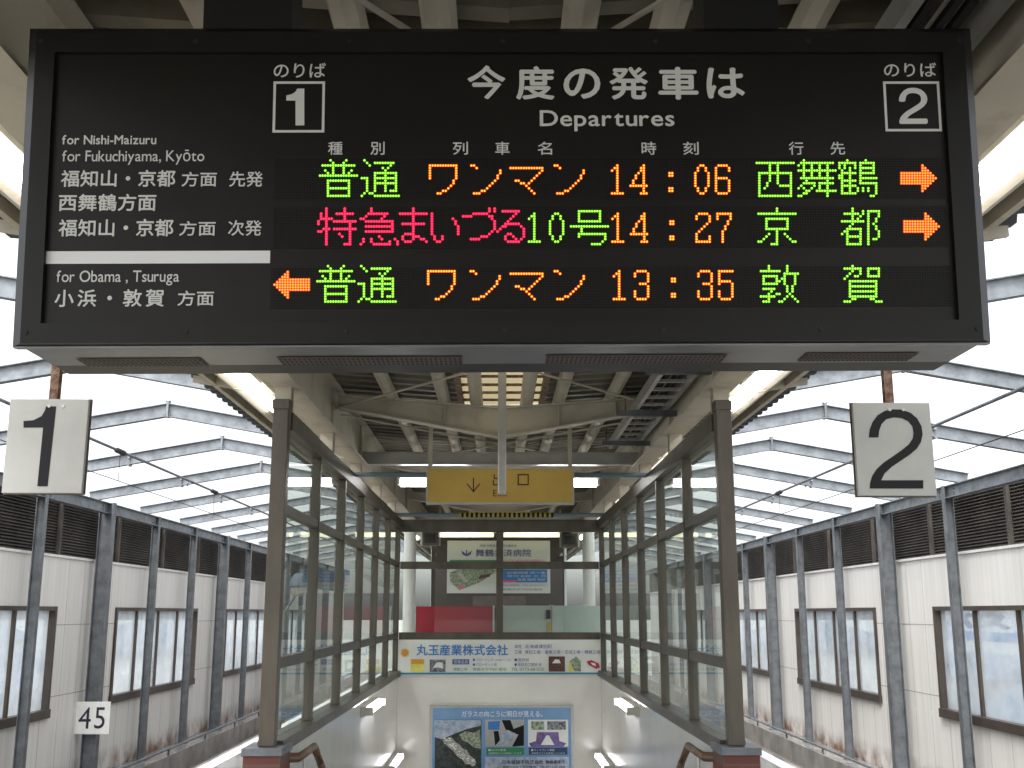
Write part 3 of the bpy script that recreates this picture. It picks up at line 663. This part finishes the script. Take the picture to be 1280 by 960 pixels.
for sg in (-1, 1): A.poly('wing_emblem', M['tblue'], [(583.3, 695.5), (583.3 + sg * 1.2, 692), (583.3 + sg * 6.6, 688), (583.3 + sg * 5.2, 693)])
A.poly('wing_emblem', M['tblue'], [(582.6, 687.5), (584, 687.5), (584.2, 695), (582.4, 695)])
A.rect('picture', M['grn'], 562, 624, 700, 704.5); A.poly('picture', M['mapg'], [(562, 716), (575, 710), (601, 709), (622, 713), (600, 728), (574, 738), (563, 727)])
A.poly('picture_detail', M['alu'], [(572, 717), (575, 715), (585, 726), (581, 728)]); A.poly('picture_detail', M['brnp'], [(597, 724), (601, 719), (613, 717), (612, 721)])
A.poly('picture_detail', M['pink'], [(573, 734), (576, 732), (583, 734.5), (576, 737)])
A.text('lettering', M['pink'], [('内科 外科 整形外科 循環器内科', 627, 682, 699.5, 702)])
A.rect('timetable', M['skyblue'], 626, 684, 712, 728); A.rect('timetable_mark', M['pink'], 627, 646, 725.5, 728)
A.text('lettering', M['print'], [('診療時間 月～金', 634, 682, 714.5, 717.5), ('受付 8:30 土 日', 634, 682, 718.7, 721.5), ('急患 随時 休診', 647, 682, 723, 726)])
A.text('lettering', M['tblue'], [('救急は常時受付。お問い合わせください', 628, 683, 730.5, 733), ('舞鶴市字浜1035番地', 628, 678, 735.5, 738)])
for i, (xa, xb) in enumerate(((542.5, 619), (627.5, 702))):
    pa = on_plane(xa, 668, Vector((0, 19.6, 0)), Vector((0, 1, 0))); pb = on_plane(xb, 668, Vector((0, 19.6, 0)), Vector((0, 1, 0)))
    lamp(f'yellowish tube lamp above the {"emblem" if i == 0 else "timetable"} half of the hospital billboard', pa, pb, M['tubey'], 'lamps above the hospital billboard', .05)
def part_panel(name, m, xa, xb, yt, label, extra=None):
    Y = 15.3; pa = on_plane(xa, yt, Vector((0, Y, 0)), Vector((0, 1, 0))); pb = on_plane(xb, yt, Vector((0, Y, 0)), Vector((0, 1, 0)))
    t = thing(name, label, 'panel', ((pa.x + pb.x) / 2, Y, 0)); hw = (pb.x - pa.x) / 2
    MB().box(-hw, hw, 0, .04, .25, pa.z).build('sheet', m, t, bevel=.004)
    for x in (-hw + .05, hw - .05): MB().box(x - .02, x + .02, .04, .08, 0, pa.z).build('leg', M['alu'], t)
    for x in (-hw, hw): MB().box(x - .012, x + .012, -.01, .05, .2, pa.z + .01).build('edge_trim', M['alu'], t)
part_panel('partition_panel', M['redp'], 519, 617, 758, 'glossy red panel standing behind the stairwell end screen')
part_panel('partition_panel', M['whitep'], 629, 688, 757, 'pale panel with small dark latch, next to the red panel')
part_panel('partition_panel', mat('pale green panel', (.48, .56, .52), .35, vary=.08), 691, 756, 757, 'plain pale greenish panel beside the round white column')
pl = on_plane(685.5, 768, Vector((0, 15.26, 0)), Vector((0, 1, 0))); MB().box(pl.x - .03, pl.x + .03, 15.24, 15.3, pl.z - .06, pl.z + .06)
t = thing('door_latch_box', 'small dark box with yellow tag on the pale panel edge', 'box', (pl.x, 15.24, pl.z)); MB().box(-.03, .03, 0, .059, -.06, .06).build('case', M['slot'], t); MB().box(-.02, .03, .02, .059, -.24, -.1).build('tag', M['hazy'], t)
for i, (x, y, sd_) in enumerate(((538, 673, 'track one'), (712, 675, 'track two'))):
    c0 = on_plane(x, y, Vector((0, 18, 0)), Vector((0, 1, 0))); t = thing('speaker_box', f'dark hanging speaker box near the billboard on the {sd_} side', 'speaker', c0, 'speakers by the billboard')
    MB().box(-.13, .13, -.1, .1, -.12, .1).build('case', M['bronze'], t, bevel=.01); MB().box(-.09, .09, -.104, -.1, -.08, .06).build('grille', M['slot'], t)
    for k in (-.15, .15): MB().box(k - .015, k + .015, -.02, .02, -.12, .5).build('bracket', M['alu'], t)
# blue lamp seen through the track one glass
t = thing('post_lamp', 'blue domed lamp on a slim bent post behind the glass on the track one side', 'lamp', (-2.35, 12.3, 0))
MB().tube((0, 0, 0), (0, 0, H0 + .02), .02).build('pole', M['galvd'], t); MB().tube((0, 0, H0 + .0), (.12, 0, H0 + .2), .015).build('arm', M['galvd'], t)
MB().lathe((.14, 0, H0 + .28), [(.001, .16), (.04, .145), (.085, .09), (.10, .02), (.105, 0), (.09, -.005), (.001, -.006)]).build('dome', M['roofb'], t, smooth=True)
MB().lathe((.14, 0, H0 + .28), [(.085, -.004), (.082, -.06), (.05, -.10), (.001, -.105)]).build('lens', M['alu'], t, smooth=True)

# outside the windows
t = thing('bus_signboard', 'white signboard with blue lettering seen through a window of the track two wall', 'signboard', (8.2, 18.0, H0 - .30))
MB().box(0, .08, -4, 3.6, -.36, .36).build('panel', M['stripe'], t)
MB().box(-.006, 0, -4, 3.6, -.16, -.01).build('stripe', M['skyblue'], t)
L = Lettering((-.002, 0, 0), (0, -1, 0), (0, 0, 1), (-1, 0, 0)); L.fit('バス', -2.4, .3, .03, .31, .08); L.build('lettering', M['tblue'], t)
for y in (-3, 1.8): MB().tube((.16, y, -8 - H0 + .3), (.16, y, .3), .07).build('post', M['galv'], t)
hs_ = [(-16, 22, 7, 9, 6.5), (-20, 36, 9, 10, 7.2), (-30, 54, 10, 12, 8.2), (-24, 80, 12, 12, 7), (17, 27, 7, 9, 6.6), (21, 42, 9, 10, 7.4), (28, 60, 11, 12, 8), (24, 86, 12, 12, 7)]
for i, (x, y, wx, wy, h) in enumerate(hs_):
    sd_ = 'track one' if x < 0 else 'track two'
    t = thing('town_house', f'pale house with a blue-grey roof outside the {sd_} wall, {ORD[i % 4]} along', 'house', (x, y, -8), 'houses outside the station')
    MB().box(-wx / 2, wx / 2, -wy / 2, wy / 2, 0, h).build('wall', M['house'], t)
    MB().prism([(-wx / 2 - .5, h), (wx / 2 + .5, h), (0, h + 2)], (0, -wy / 2 - .5, 0), (1, 0, 0), (0, 0, 1), (0, 1, 0), wy + 1).build('roof', M['roofb'], t)
    sg = -1 if x > 0 else 1
    for k in (-1, 0, 1):
        for z in (1.6, 4.4): MB().box(sg * wx / 2 - .03, sg * wx / 2 + .03, k * wy * .3 - .6, k * wy * .3 + .6, z, z + 1.2).build('window', M['dkwin'], t)

# =================================================================== PLATFORM NUMBER SIGNS
TWO = [(590, 380), (594, 345), (606, 312), (628, 282), (660, 262), (695, 255), (735, 256), (775, 270), (805, 295), (824, 330), (829, 365), (822, 400), (803, 430), (770, 458), (730, 485), (690, 512), (660, 540), (645, 570),
        (832, 570), (832, 607), (594, 607), (596, 580), (605, 550), (625, 520), (655, 492), (695, 465), (735, 437), (768, 410), (785, 385), (789, 360), (784, 332), (765, 308), (735, 294), (700, 291), (668, 299), (647, 320), (636, 350), (633, 380)]
for num, cx, cy_, u0, sd_ in (('1', 57, 557, 66.5, 1), ('2', 1118, 561, 1112, 2)):
    Y = 4.5; n_ = Vector((0, 1, 0)); c0 = on_plane(cx, cy_, Vector((0, Y, 0)), n_)
    t = thing('platform_number_sign', f'square white hanging sign with a large black numeral {"one" if num == "1" else "two"}', 'sign', c0, 'platform number signs')
    f = lambda x, y: (on_plane(x, y, Vector((0, Y, 0)), n_).x - c0.x, on_plane(x, y, Vector((0, Y, 0)), n_).z - c0.z)
    hw, hh = .164, .197
    MB().box(-hw, hw, 0, .022, -hh, hh).build('panel', M['signw'], t, bevel=.002)
    MB().box(-hw - .004, hw + .004, .0225, .034, -hh - .004, hh + .004).build('back_plate', M['edge'], t)
    L = Lettering((0, 0, 0), (1, 0, 0), (0, 0, 1), (0, -1, 0))
    if num == '1': P, ox = [(205, 242), (250, 242), (212, 597), (166, 597), (192, 336), (105, 336), (105, 307), (150, 303), (185, 285), (200, 260)], 0
    else: P, ox = TWO, 920
    L.poly([f(ox + x / 3.5555, 440 + y / 3.5555) for x, y in P][::-1])
    L.build('numeral', M['black'], t)
    xx = f(u0, 480)[0]
    for x in (xx - .008, xx + .05): MB().tube((x, 0, hh - .03), (x, -.004, hh - .03), .007, 8).build('bolt', M['alu'], t)
    MB().box(xx - .018, xx + .018, .01, .045, hh - .02, CH(1.9) + H0 - c0.z - .02).build('hanger', M['rust'], t)

# =================================================================== DEPARTURE BOARD
TILT = R(4.3); BN = Vector((0, -math.cos(TILT), -math.sin(TILT)))
d0 = ray(640, 430); P0 = CAM + d0 * (2.52 / d0.y)
U = (on_plane(1242, 427, P0, BN) - on_plane(12, 432, P0, BN)).normalized(); V = BN.cross(U).normalized()
bd = thing('departure_board', 'wide black departures board with coloured dot-matrix lettering hung from the canopy', 'departure board', P0)
bd.matrix_world = Matrix(((U.x, V.x, BN.x, P0.x), (U.y, V.y, BN.y, P0.y), (U.z, V.z, BN.z, P0.z), (0, 0, 0, 1)))
def uv(x, y): p = on_plane(x, y, P0, BN) - P0; return p.dot(U), p.dot(V)
uL, uR = uv(13, 432)[0], uv(1241, 427)[0]; vT = uv(640, 33)[1]; vB = 0.0
D = .33; sk = math.sin(TILT)
FU0, FU1, FV0, FV1 = uv(54, 400)[0], uv(1196, 400)[0], uv(640, 403)[1], uv(640, 68)[1]
# housing: side profile extruded across, floor level although the face leans
b = MB(); prof = [(-.03, .004), (-D, .004 - D * sk), (-D, vT - .06), (-.03, vT)]
for k in (0, 1):
    x = (uL + .012, uR - .012)[k]
    b.v += [(x, v, w_) for w_, v in prof]
b.f = [(0, 1, 2, 3), (7, 6, 5, 4)] + [(i, 4 + i, 4 + (i + 1) % 4, (i + 1) % 4) for i in range(4)]; b.mi = [0] * 6
b.build('housing', M['bezel'], bd)
# bezel with bevelled outer edge
b = MB(); out = [(uL, vB), (uR, vB), (uR, vT), (uL, vT)]; bv = .028
mid = [(uL + bv, vB + .004), (uR - bv, vB + .004), (uR - bv, vT - .02), (uL + bv, vT - .02)]; inn = [(FU0, FV0), (FU1, FV0), (FU1, FV1), (FU0, FV1)]
ring = [[(x, y, -.03) for x, y in out], [(x, y, .003) for x, y in out], [(x, y, .014) for x, y in mid], [(x, y, .014) for x, y in inn], [(x, y, -.001) for x, y in inn]]
ring[1] = [(x, y, -.012) for x, y in out]
for r_ in ring: b.v += r_
for k in range(4):
    for i in range(4): b.f.append((k * 4 + i, k * 4 + (i + 1) % 4, k * 4 + 4 + (i + 1) % 4, k * 4 + 4 + i)); b.mi.append(0)
b.build('bezel', M['bezel'], bd)
MB().box(FU0, FU1, FV0, FV1, -.02, 0).build('face_panel', M['board'], bd)
MB().add([(uL + .014, .0025, -.03), (uR - .014, .0025, -.03), (uR - .014, .0025 - (D - .03) * sk, -D), (uL + .014, .0025 - (D - .03) * sk, -D)], [(0, 1, 2, 3)]).add(
    [(uL + .014, .004, -.03), (uR - .014, .004, -.03), (uR - .014, .004 - (D - .03) * sk, -D), (uL + .014, .004 - (D - .03) * sk, -D)], [(3, 2, 1, 0)]).build('underside_panel', M['under'], bd)
MB().box(uL + .004, uR - .004, -.004, .0, -.028, -.006).build('bottom_lip', M['under'], bd)
for x in [uL + .04 + (uR - uL - .08) * k / 6 for k in range(7)]:
    for y in (vB + .03, vT - .045): MB().tube((x, y, .013), (x, y, .0165), .006, 8).build('screw', M['slot'], bd)
# vents on the underside
def under(x, y):
    n = V.copy(); n = Vector((0, 0, 1)); p = on_plane(x, y, P0 + Vector((0, 0, .0)), n); q = bd.matrix_world.inverted() @ p; return q
for xa, xb in ((103, 256), (350, 578), (682, 906), (1002, 1142)):
    p = under(xa, 451); q = under(xb, 451); wm = p.z; w0, w1 = wm - .045, wm + .045
    yy = lambda w_: .0025 + (w_ + .03) * sk - .0022
    vb = MB(); x = p.x
    vb.add([(p.x, yy(w0), w0), (q.x, yy(w0), w0), (q.x, yy(w1), w1), (p.x, yy(w1), w1)], [(0, 1, 2, 3)]); vo = vb.build('vent', M['edge'], bd)
    sb = MB(); nn = 38 if xb - xa > 200 else 26
    for i in range(nn):
        xx = p.x + (q.x - p.x) * (i + .25) / nn; wd = (q.x - p.x) / nn * .5
        for (wa, wb) in ((w0 + .008, w0 + .026), (w0 + .034, w0 + .054), (w0 + .062, w0 + .082)):
            sb.add([(xx, yy(wa) - .0015, wa), (xx + wd, yy(wa) - .0015, wa), (xx + wd, yy(wb) - .0015, wb), (xx, yy(wb) - .0015, wb)], [(0, 1, 2, 3)])
    sb.build('slot', M['slot'], vo)
# hangers up to the canopy
for xa, xb in ((240, 355), (890, 987)):
    a, c = uv(xa, 20)[0], uv(xb, 20)[0]
    p = bd.matrix_world @ Vector(((a + c) / 2, vT - .05, -.17))
    MB().box(a, c, vT - .1, vT + .30, -.24, -.10).build('hanger', M['stainless'], bd)
# LED matrix panels
PITCH_U = uv(640 + 3.27, 290)[0] - uv(640, 290)[0]
ledm = led_mat(PITCH_U)
for xa, xb, yt, yb in ((342, 1178, 197, 250), (341, 1182, 258, 311), (338, 1188, 332, 386)):
    a = uv(xa, yb); c = uv(xb, yt); MB().box(a[0], c[0], a[1], c[1], -.004, .0012).build('led_panel', ledm, bd)
# static printing
def board_text(name, *items):
    global L
    L = Lettering((0, 0, .0), (1, 0, 0), (0, 1, 0), (0, 0, 1))
    for it in items: lfit(L, uv, *it)
    return L.build(name, M['print'], bd)
T = lambda s, xa, xb, yt, yb, off=0, tr=0: lfit(L, uv, s, xa, xb, yt, yb, off, tr)
board_text('title_lettering', *[(ch, xa, xb, yt, yb, .03) for ch, xa, xb, yt, yb in (('今', 584, 632, 82, 124.5), ('度', 645, 693, 83, 125), ('の', 704.5, 750, 86, 124), ('発', 762, 809.6, 84, 125), ('車', 823, 872, 84, 125), ('は', 883.5, 930, 85, 123.5))])
board_text('title_lettering', ('Departures', 674.8, 842.5, 138, 164.5, .016, .03))
for wd in ((('種', 410, 428.5), ('別', 463, 481)), (('列', 566, 585), ('車', 619, 637), ('名', 672, 690)), (('時', 802, 820), ('刻', 854, 873)), (('行', 986, 1003.7), ('先', 1038, 1055.6))):
    board_text('column_heading', *[(ch, xa, xb, 177.5, 193.8, .012) for ch, xa, xb in wd])
board_text('destination_lettering', ('for Nishi-Maizuru', 77.6, 196, 169, 181, .022, .03))
board_text('destination_lettering', ('for Fukuchiyama, Kyōto', 77.6, 256, 187.5, 206.5, .006))
board_text('destination_lettering', ('福知山・京都', 76, 220, 212.5, 234, .022), ('方面', 227, 271.5, 215, 233.5, .014), ('先発', 286.5, 329, 214.5, 233.8, .014))
board_text('destination_lettering', ('西舞鶴方面', 73, 196, 242.5, 264.3, .022))
board_text('destination_lettering', ('福知山・京都', 73, 217.5, 273.8, 296, .022), ('方面', 224, 270, 276.5, 295, .014), ('次発', 285, 327.5, 275.5, 295, .014))
board_text('destination_lettering', ('for Obama , Tsuruga', 70.5, 224.5, 338, 357.5, .006))
board_text('destination_lettering', ('小浜・敦賀', 68, 206, 361.5, 384, .022, .15), ('方面', 222, 268, 363.5, 382.5, .014))
L = Lettering((0, 0, .0), (1, 0, 0), (0, 1, 0), (0, 0, 1)); lrect(L, uv, 54.5, 338, 313.5, 330); L.build('white_stripe', M['stripe'], bd)
BNL = Vector((0, 0, 1))
for a, q in (((342, 407.5, 79, 97.5), (340.6, 406.5, 102, 166)), ((1105, 1169.5, 78.7, 96.4), (1106.7, 1173.5, 102, 164.5))):
    L = Lettering((0, 0, .0), (1, 0, 0), (0, 1, 0), (0, 0, 1)); T('のりば', *a, .012); lrect(L, uv, *q, w=PITCH_U * 1.0)
    if a[0] < 500: L.poly([uv(x, y) for x, y in ((380.5, 111), (380.5, 157), (369.5, 157), (369.5, 126), (358, 126), (358, 119.5), (365, 118), (369.5, 115), (371.5, 111))][::-1])
    else:
        for dx, dy, dz in ((0, 0, 0), (-1.1, 0, 1), (1.1, 0, 2), (0, -1.1, 3), (0, 1.1, 4)):
            L.n = BNL * (1 + .1 * dz); L.poly([uv(1124.2 + (x - 590) / 239 * 33.6 + dx, 111.2 + (y - 255) / 352 * 43 + dy) for x, y in TWO][::-1])
    L.build('track_number', M['print'], bd)

# ---- dot-matrix glyphs: row -> columns
def rows(txt):
    out = []
    for ln_ in txt.strip().split(';'):
        r_, cs = ln_.split(':')
        rs = [int(v) for v in r_.split('-')]; rs = range(rs[0], rs[-1] + 1)
        cc = []
        for c in cs.split(','):
            v = [int(q) for q in c.split('-')]; cc += range(v[0], v[-1] + 1)
        out += [(q, r2) for r2 in rs for q in cc]
    return sorted(set(out))
G = {k: rows(v) for k, v in {
 '普': '0:4,10;1:5,9;2:1-13;3:5,9;4:2,5,9,12;5:3,5,9,11;6:0-14;8:3-11;9-10:3,11;11:3-11;12-13:3,11;14:3-11',
 '通': '0:1;1:2,5-12;2:3,11;3:8,10;4:9;5:5-13;6:5,9,13;7:0-2,5-13;8:2,5,9,13;9:2,5-13;10-11:2,5,9,13;12:2,5,9,11-13;13:1,3,4;14:0,5-14',
 'ワ': '2:0-10;3-7:0,10;8-9:9;10:8;11:7;12:5,6;13:3,4',
 'ン': '2:0,1;3:2;4-5:11;6-7:10;8:9;9:8;10:7;11:6;12:4,5;13:1-3',
 'マ': '3:0-12;4:12;5:11;6:10;7:9;8:2,3,8;9:4,5,7;10:6;11:7;12:8;13:9',
 '特': '0-1:3,10;2:1,3,7-13;3:1,3,10;4:1-5,10;5:0,3,6-14;6:0,3,12;7:3,12;8:2-4,6-14;9:0,1,3,12;10:3,8,12;11:3,9,12;12-13:3,12;14:3,10-12',
 '急': '0-1:4;2:3-10;3:2,9;4:0,1,8;5:2-12;6:12;7:2-12;8:12;9:2-12;11:7;12:1,4,8,13;13:1,4,11,14;14:0,5-11,14',
 'ま': '0-1:5;2:0-10;3-5:5;6:1-9;7-9:5;10:2-5;11:1,5-7;12:1,5,8,9;13:2-4,10',
 'い': '2-10:0;4:0,8;5-6:0,9;7-10:0,10;11-12:1,4;13:2,3',
 'づ': '0-1:10,12;2:4-9;3:0-3,10,11;4:11;5-8:12;9:11;10:10;11:7-9;12:3-6',
 'る': '1:2-8;2:7;3:6;4:5;5:4;6:3-8;7:2,3,9;8:1,10;9:0,10;10:4,5,10;11:3,6,10;12:3,7,9;13:4-8',
 '1': '2:2;3:1,2;4:0,2;5-12:2;13:0-4', '0': '2:2,3;3-4:1,4;5-10:0,5;11-12:1,4;13:2,3',
 '号': '1:3-11;2-4:3,11;5:3-11;7:0-14;8-9:4;10:3-13;11:3,13;12:13;13:12;14:8-11',
 '4': '2:5;3-4:4,5;5:3,5;6-7:2,5;8-9:1,5;10:0-6;11-12:5;13:4-6', ':': '5-6:0,1;11-12:0,1',
 '6': '2:1-4;3-4:0,5;5-6:0;7:0-4;8-12:0,5;13:1-4', '2': '2:1-4;3-4:0,5;5:5;6:4;7:3;8:2;9:1;10:0;11-12:0,5;13:0-5',
 '7': '2:0-5;3-4:0,5;5-6:4;7-8:3;9-13:2', '3': '2:1-4;3-4:0,5;5-6:5;7:2-4;8-9:5;10-12:0,5;13:1-4', '5': '2:0-5;3-5:0;6:0-4;7:0,5;8-9:5;10-12:0,5;13:1-4',
 '西': '1:0-14;2-4:5,8;5:1-13;6-8:1,5,8,13;9:1,4,8,13;10:1,4,9-13;11:1,3,13;12-13:1,13;14:1-13',
 '舞': '0:2;1:1-13;2:0,2,5,8,11;3:2,5,8,11;4:0-14;5-6:2,5,8,11;7:1-13;8:3,11;9:2-6,8-13;10:1,6,8,11;11:0,2,5,8,11;12:3,4,7-14;13:2,3,11;14:0,1,11',
 '鶴': '0:3,10;1:0-6,8-13;2:0,2,6,8,13;3:0,2,4,6,8-13;4:1,4,8,13;5:1-6,8-13;6:0,1,4,8;7:0,1,4,8-14;8:1-6,8;9:1,4,8-14;10:1-6,14;11-12:1,4,7,9,11,14;13:1-6,14;14:12,13',
 '京': '0-1:7;2:0-14;4:3-11;5-7:3,11;8:3-11;9:7;10:4,7,10;11:3,7,11;12:2,7,12;13:0,1,7,13,14;14:5-7',
 '都': '0:4;1:4,8,10-14;2:1-6,8,10,14;3:4,7,10,14;4:4,6,10,13;5:0-8,10,13;6:4,10,12;7:3,10,13;8:2-7,10,13;9:1,2,7,10,14;10:0,2,7,10,14;11:2-7,10,14;12:2,7,10,12,13;13:2,7,10;14:2-7,10',
 '敦': '0-1:3,10;2:0-7,10;3:9-14;4:1-6,9,13;5:1,6,8,9,13;6:1,6,7,9,13;7:1-6,9,13;8:10,12;9:1-5,10,12;10:4,10,12;11:3,6,7,11;12:0-5,10,12;13:3,9,13;14:1-3,7,8,14',
 '賀': '0:3;1:0-6,9-13;2:3,6,9,13;3:2,6,9,13;4:1,4,5,9-13;5:0;6:2-12;7:2,12;8:2-12;9:2,12;10:2-12;11:2,12;12:2-12;13:3,4,10,11;14:0-2,12-14',
 '>': '2:8;3:8,9;4:8-10;5:0-11;6:0-12;7:0-13;8:0-12;9:0-11;10:8-10;11:8,9;12:8', '<': '2:5;3:4,5;4:3-5;5:2-13;6:1-13;7:0-13;8:1-13;9:2-13;10:3-5;11:4,5;12:5'}.items()}
LEDC = {'g': (emit('led green rim', (.10, .50, .005), .38), emit('led green core', (.36, 1.0, .06), .75)),
        'o': (emit('led orange rim', (1, .045, .003), .65), emit('led orange core', (1, .44, .03), .85)),
        'r': (emit('led red rim', (1, .0, .05), .45), emit('led red core', (1, .03, .10), .85)),
        'a': (emit('led arrow rim', (1, .055, .008), .6), emit('led arrow core', (1, .27, .03), .78))}
def dots(name, items, y0, c, px=3.28, py=3.165):
    n = 8
    for ch, x0 in items:
        b = MB()
        for q, r_ in G[ch]:
            cx, cy_ = uv(x0 + q * px, y0 + r_ * py)
            for rr, z, mi, dy in ((.57, .0022, 0, .0), (.34, .0034, 1, -.06)):
                rad = rr * PITCH_U; cy2 = cy_ + dy * PITCH_U * (1 if c in 'oa' else 0)
                b.add([(cx + rad * math.cos(math.pi * 2 * i / n), cy2 + rad * math.sin(math.pi * 2 * i / n), z - .0008) for i in range(n)] + [(cx, cy2, z)],
                      [(i, (i + 1) % n, n) for i in range(n)], mi)
        b.build(name + '_character' if name != 'led_arrow' else name, list(LEDC[c]), bd)
ya, yb_, yc = 200.8, 261.1, 332.8
dots('led_train_type', [('普', 400.2), ('通', 452.4)], ya, 'g'); dots('led_train_name', [('ワ', 537.5), ('ン', 589.3), ('マ', 638.3), ('ン', 693.4)], ya, 'o')
dots('led_time', [('1', 765), ('4', 788.2), (':', 836.8), ('0', 869), ('6', 894.8)], ya, 'o'); dots('led_destination', [('西', 945.7), ('舞', 998), ('鶴', 1049)], ya, 'g'); dots('led_arrow', [('>', 1126.5)], ya, 'a')
dots('led_train_type', [('特', 398.3), ('急', 451.2)], yb_, 'r'); dots('led_train_name', [('ま', 500.3), ('い', 540), ('づ', 579), ('る', 622)], yb_, 'r'); dots('led_train_number', [('1', 661.3), ('0', 687.5), ('号', 713.8)], yb_, 'g')
dots('led_time', [('1', 765.5), ('4', 788.8), (':', 838), ('2', 870.5), ('7', 896.6)], yb_, 'o'); dots('led_destination', [('京', 948), ('都', 1052.3)], yb_, 'g'); dots('led_arrow', [('>', 1130.3)], yb_, 'a')
dots('led_arrow', [('<', 343.5)], yc + 1, 'a'); dots('led_train_type', [('普', 397), ('通', 448.5)], yc, 'g'); dots('led_train_name', [('ワ', 535.3), ('ン', 588.5), ('マ', 638.5), ('ン', 693.5)], yc, 'o')
dots('led_time', [('1', 767.3), ('3', 793.6), (':', 840), ('3', 872.9), ('5', 898.8)], yc, 'o'); dots('led_destination', [('敦', 951), ('賀', 1055.5)], yc, 'g')
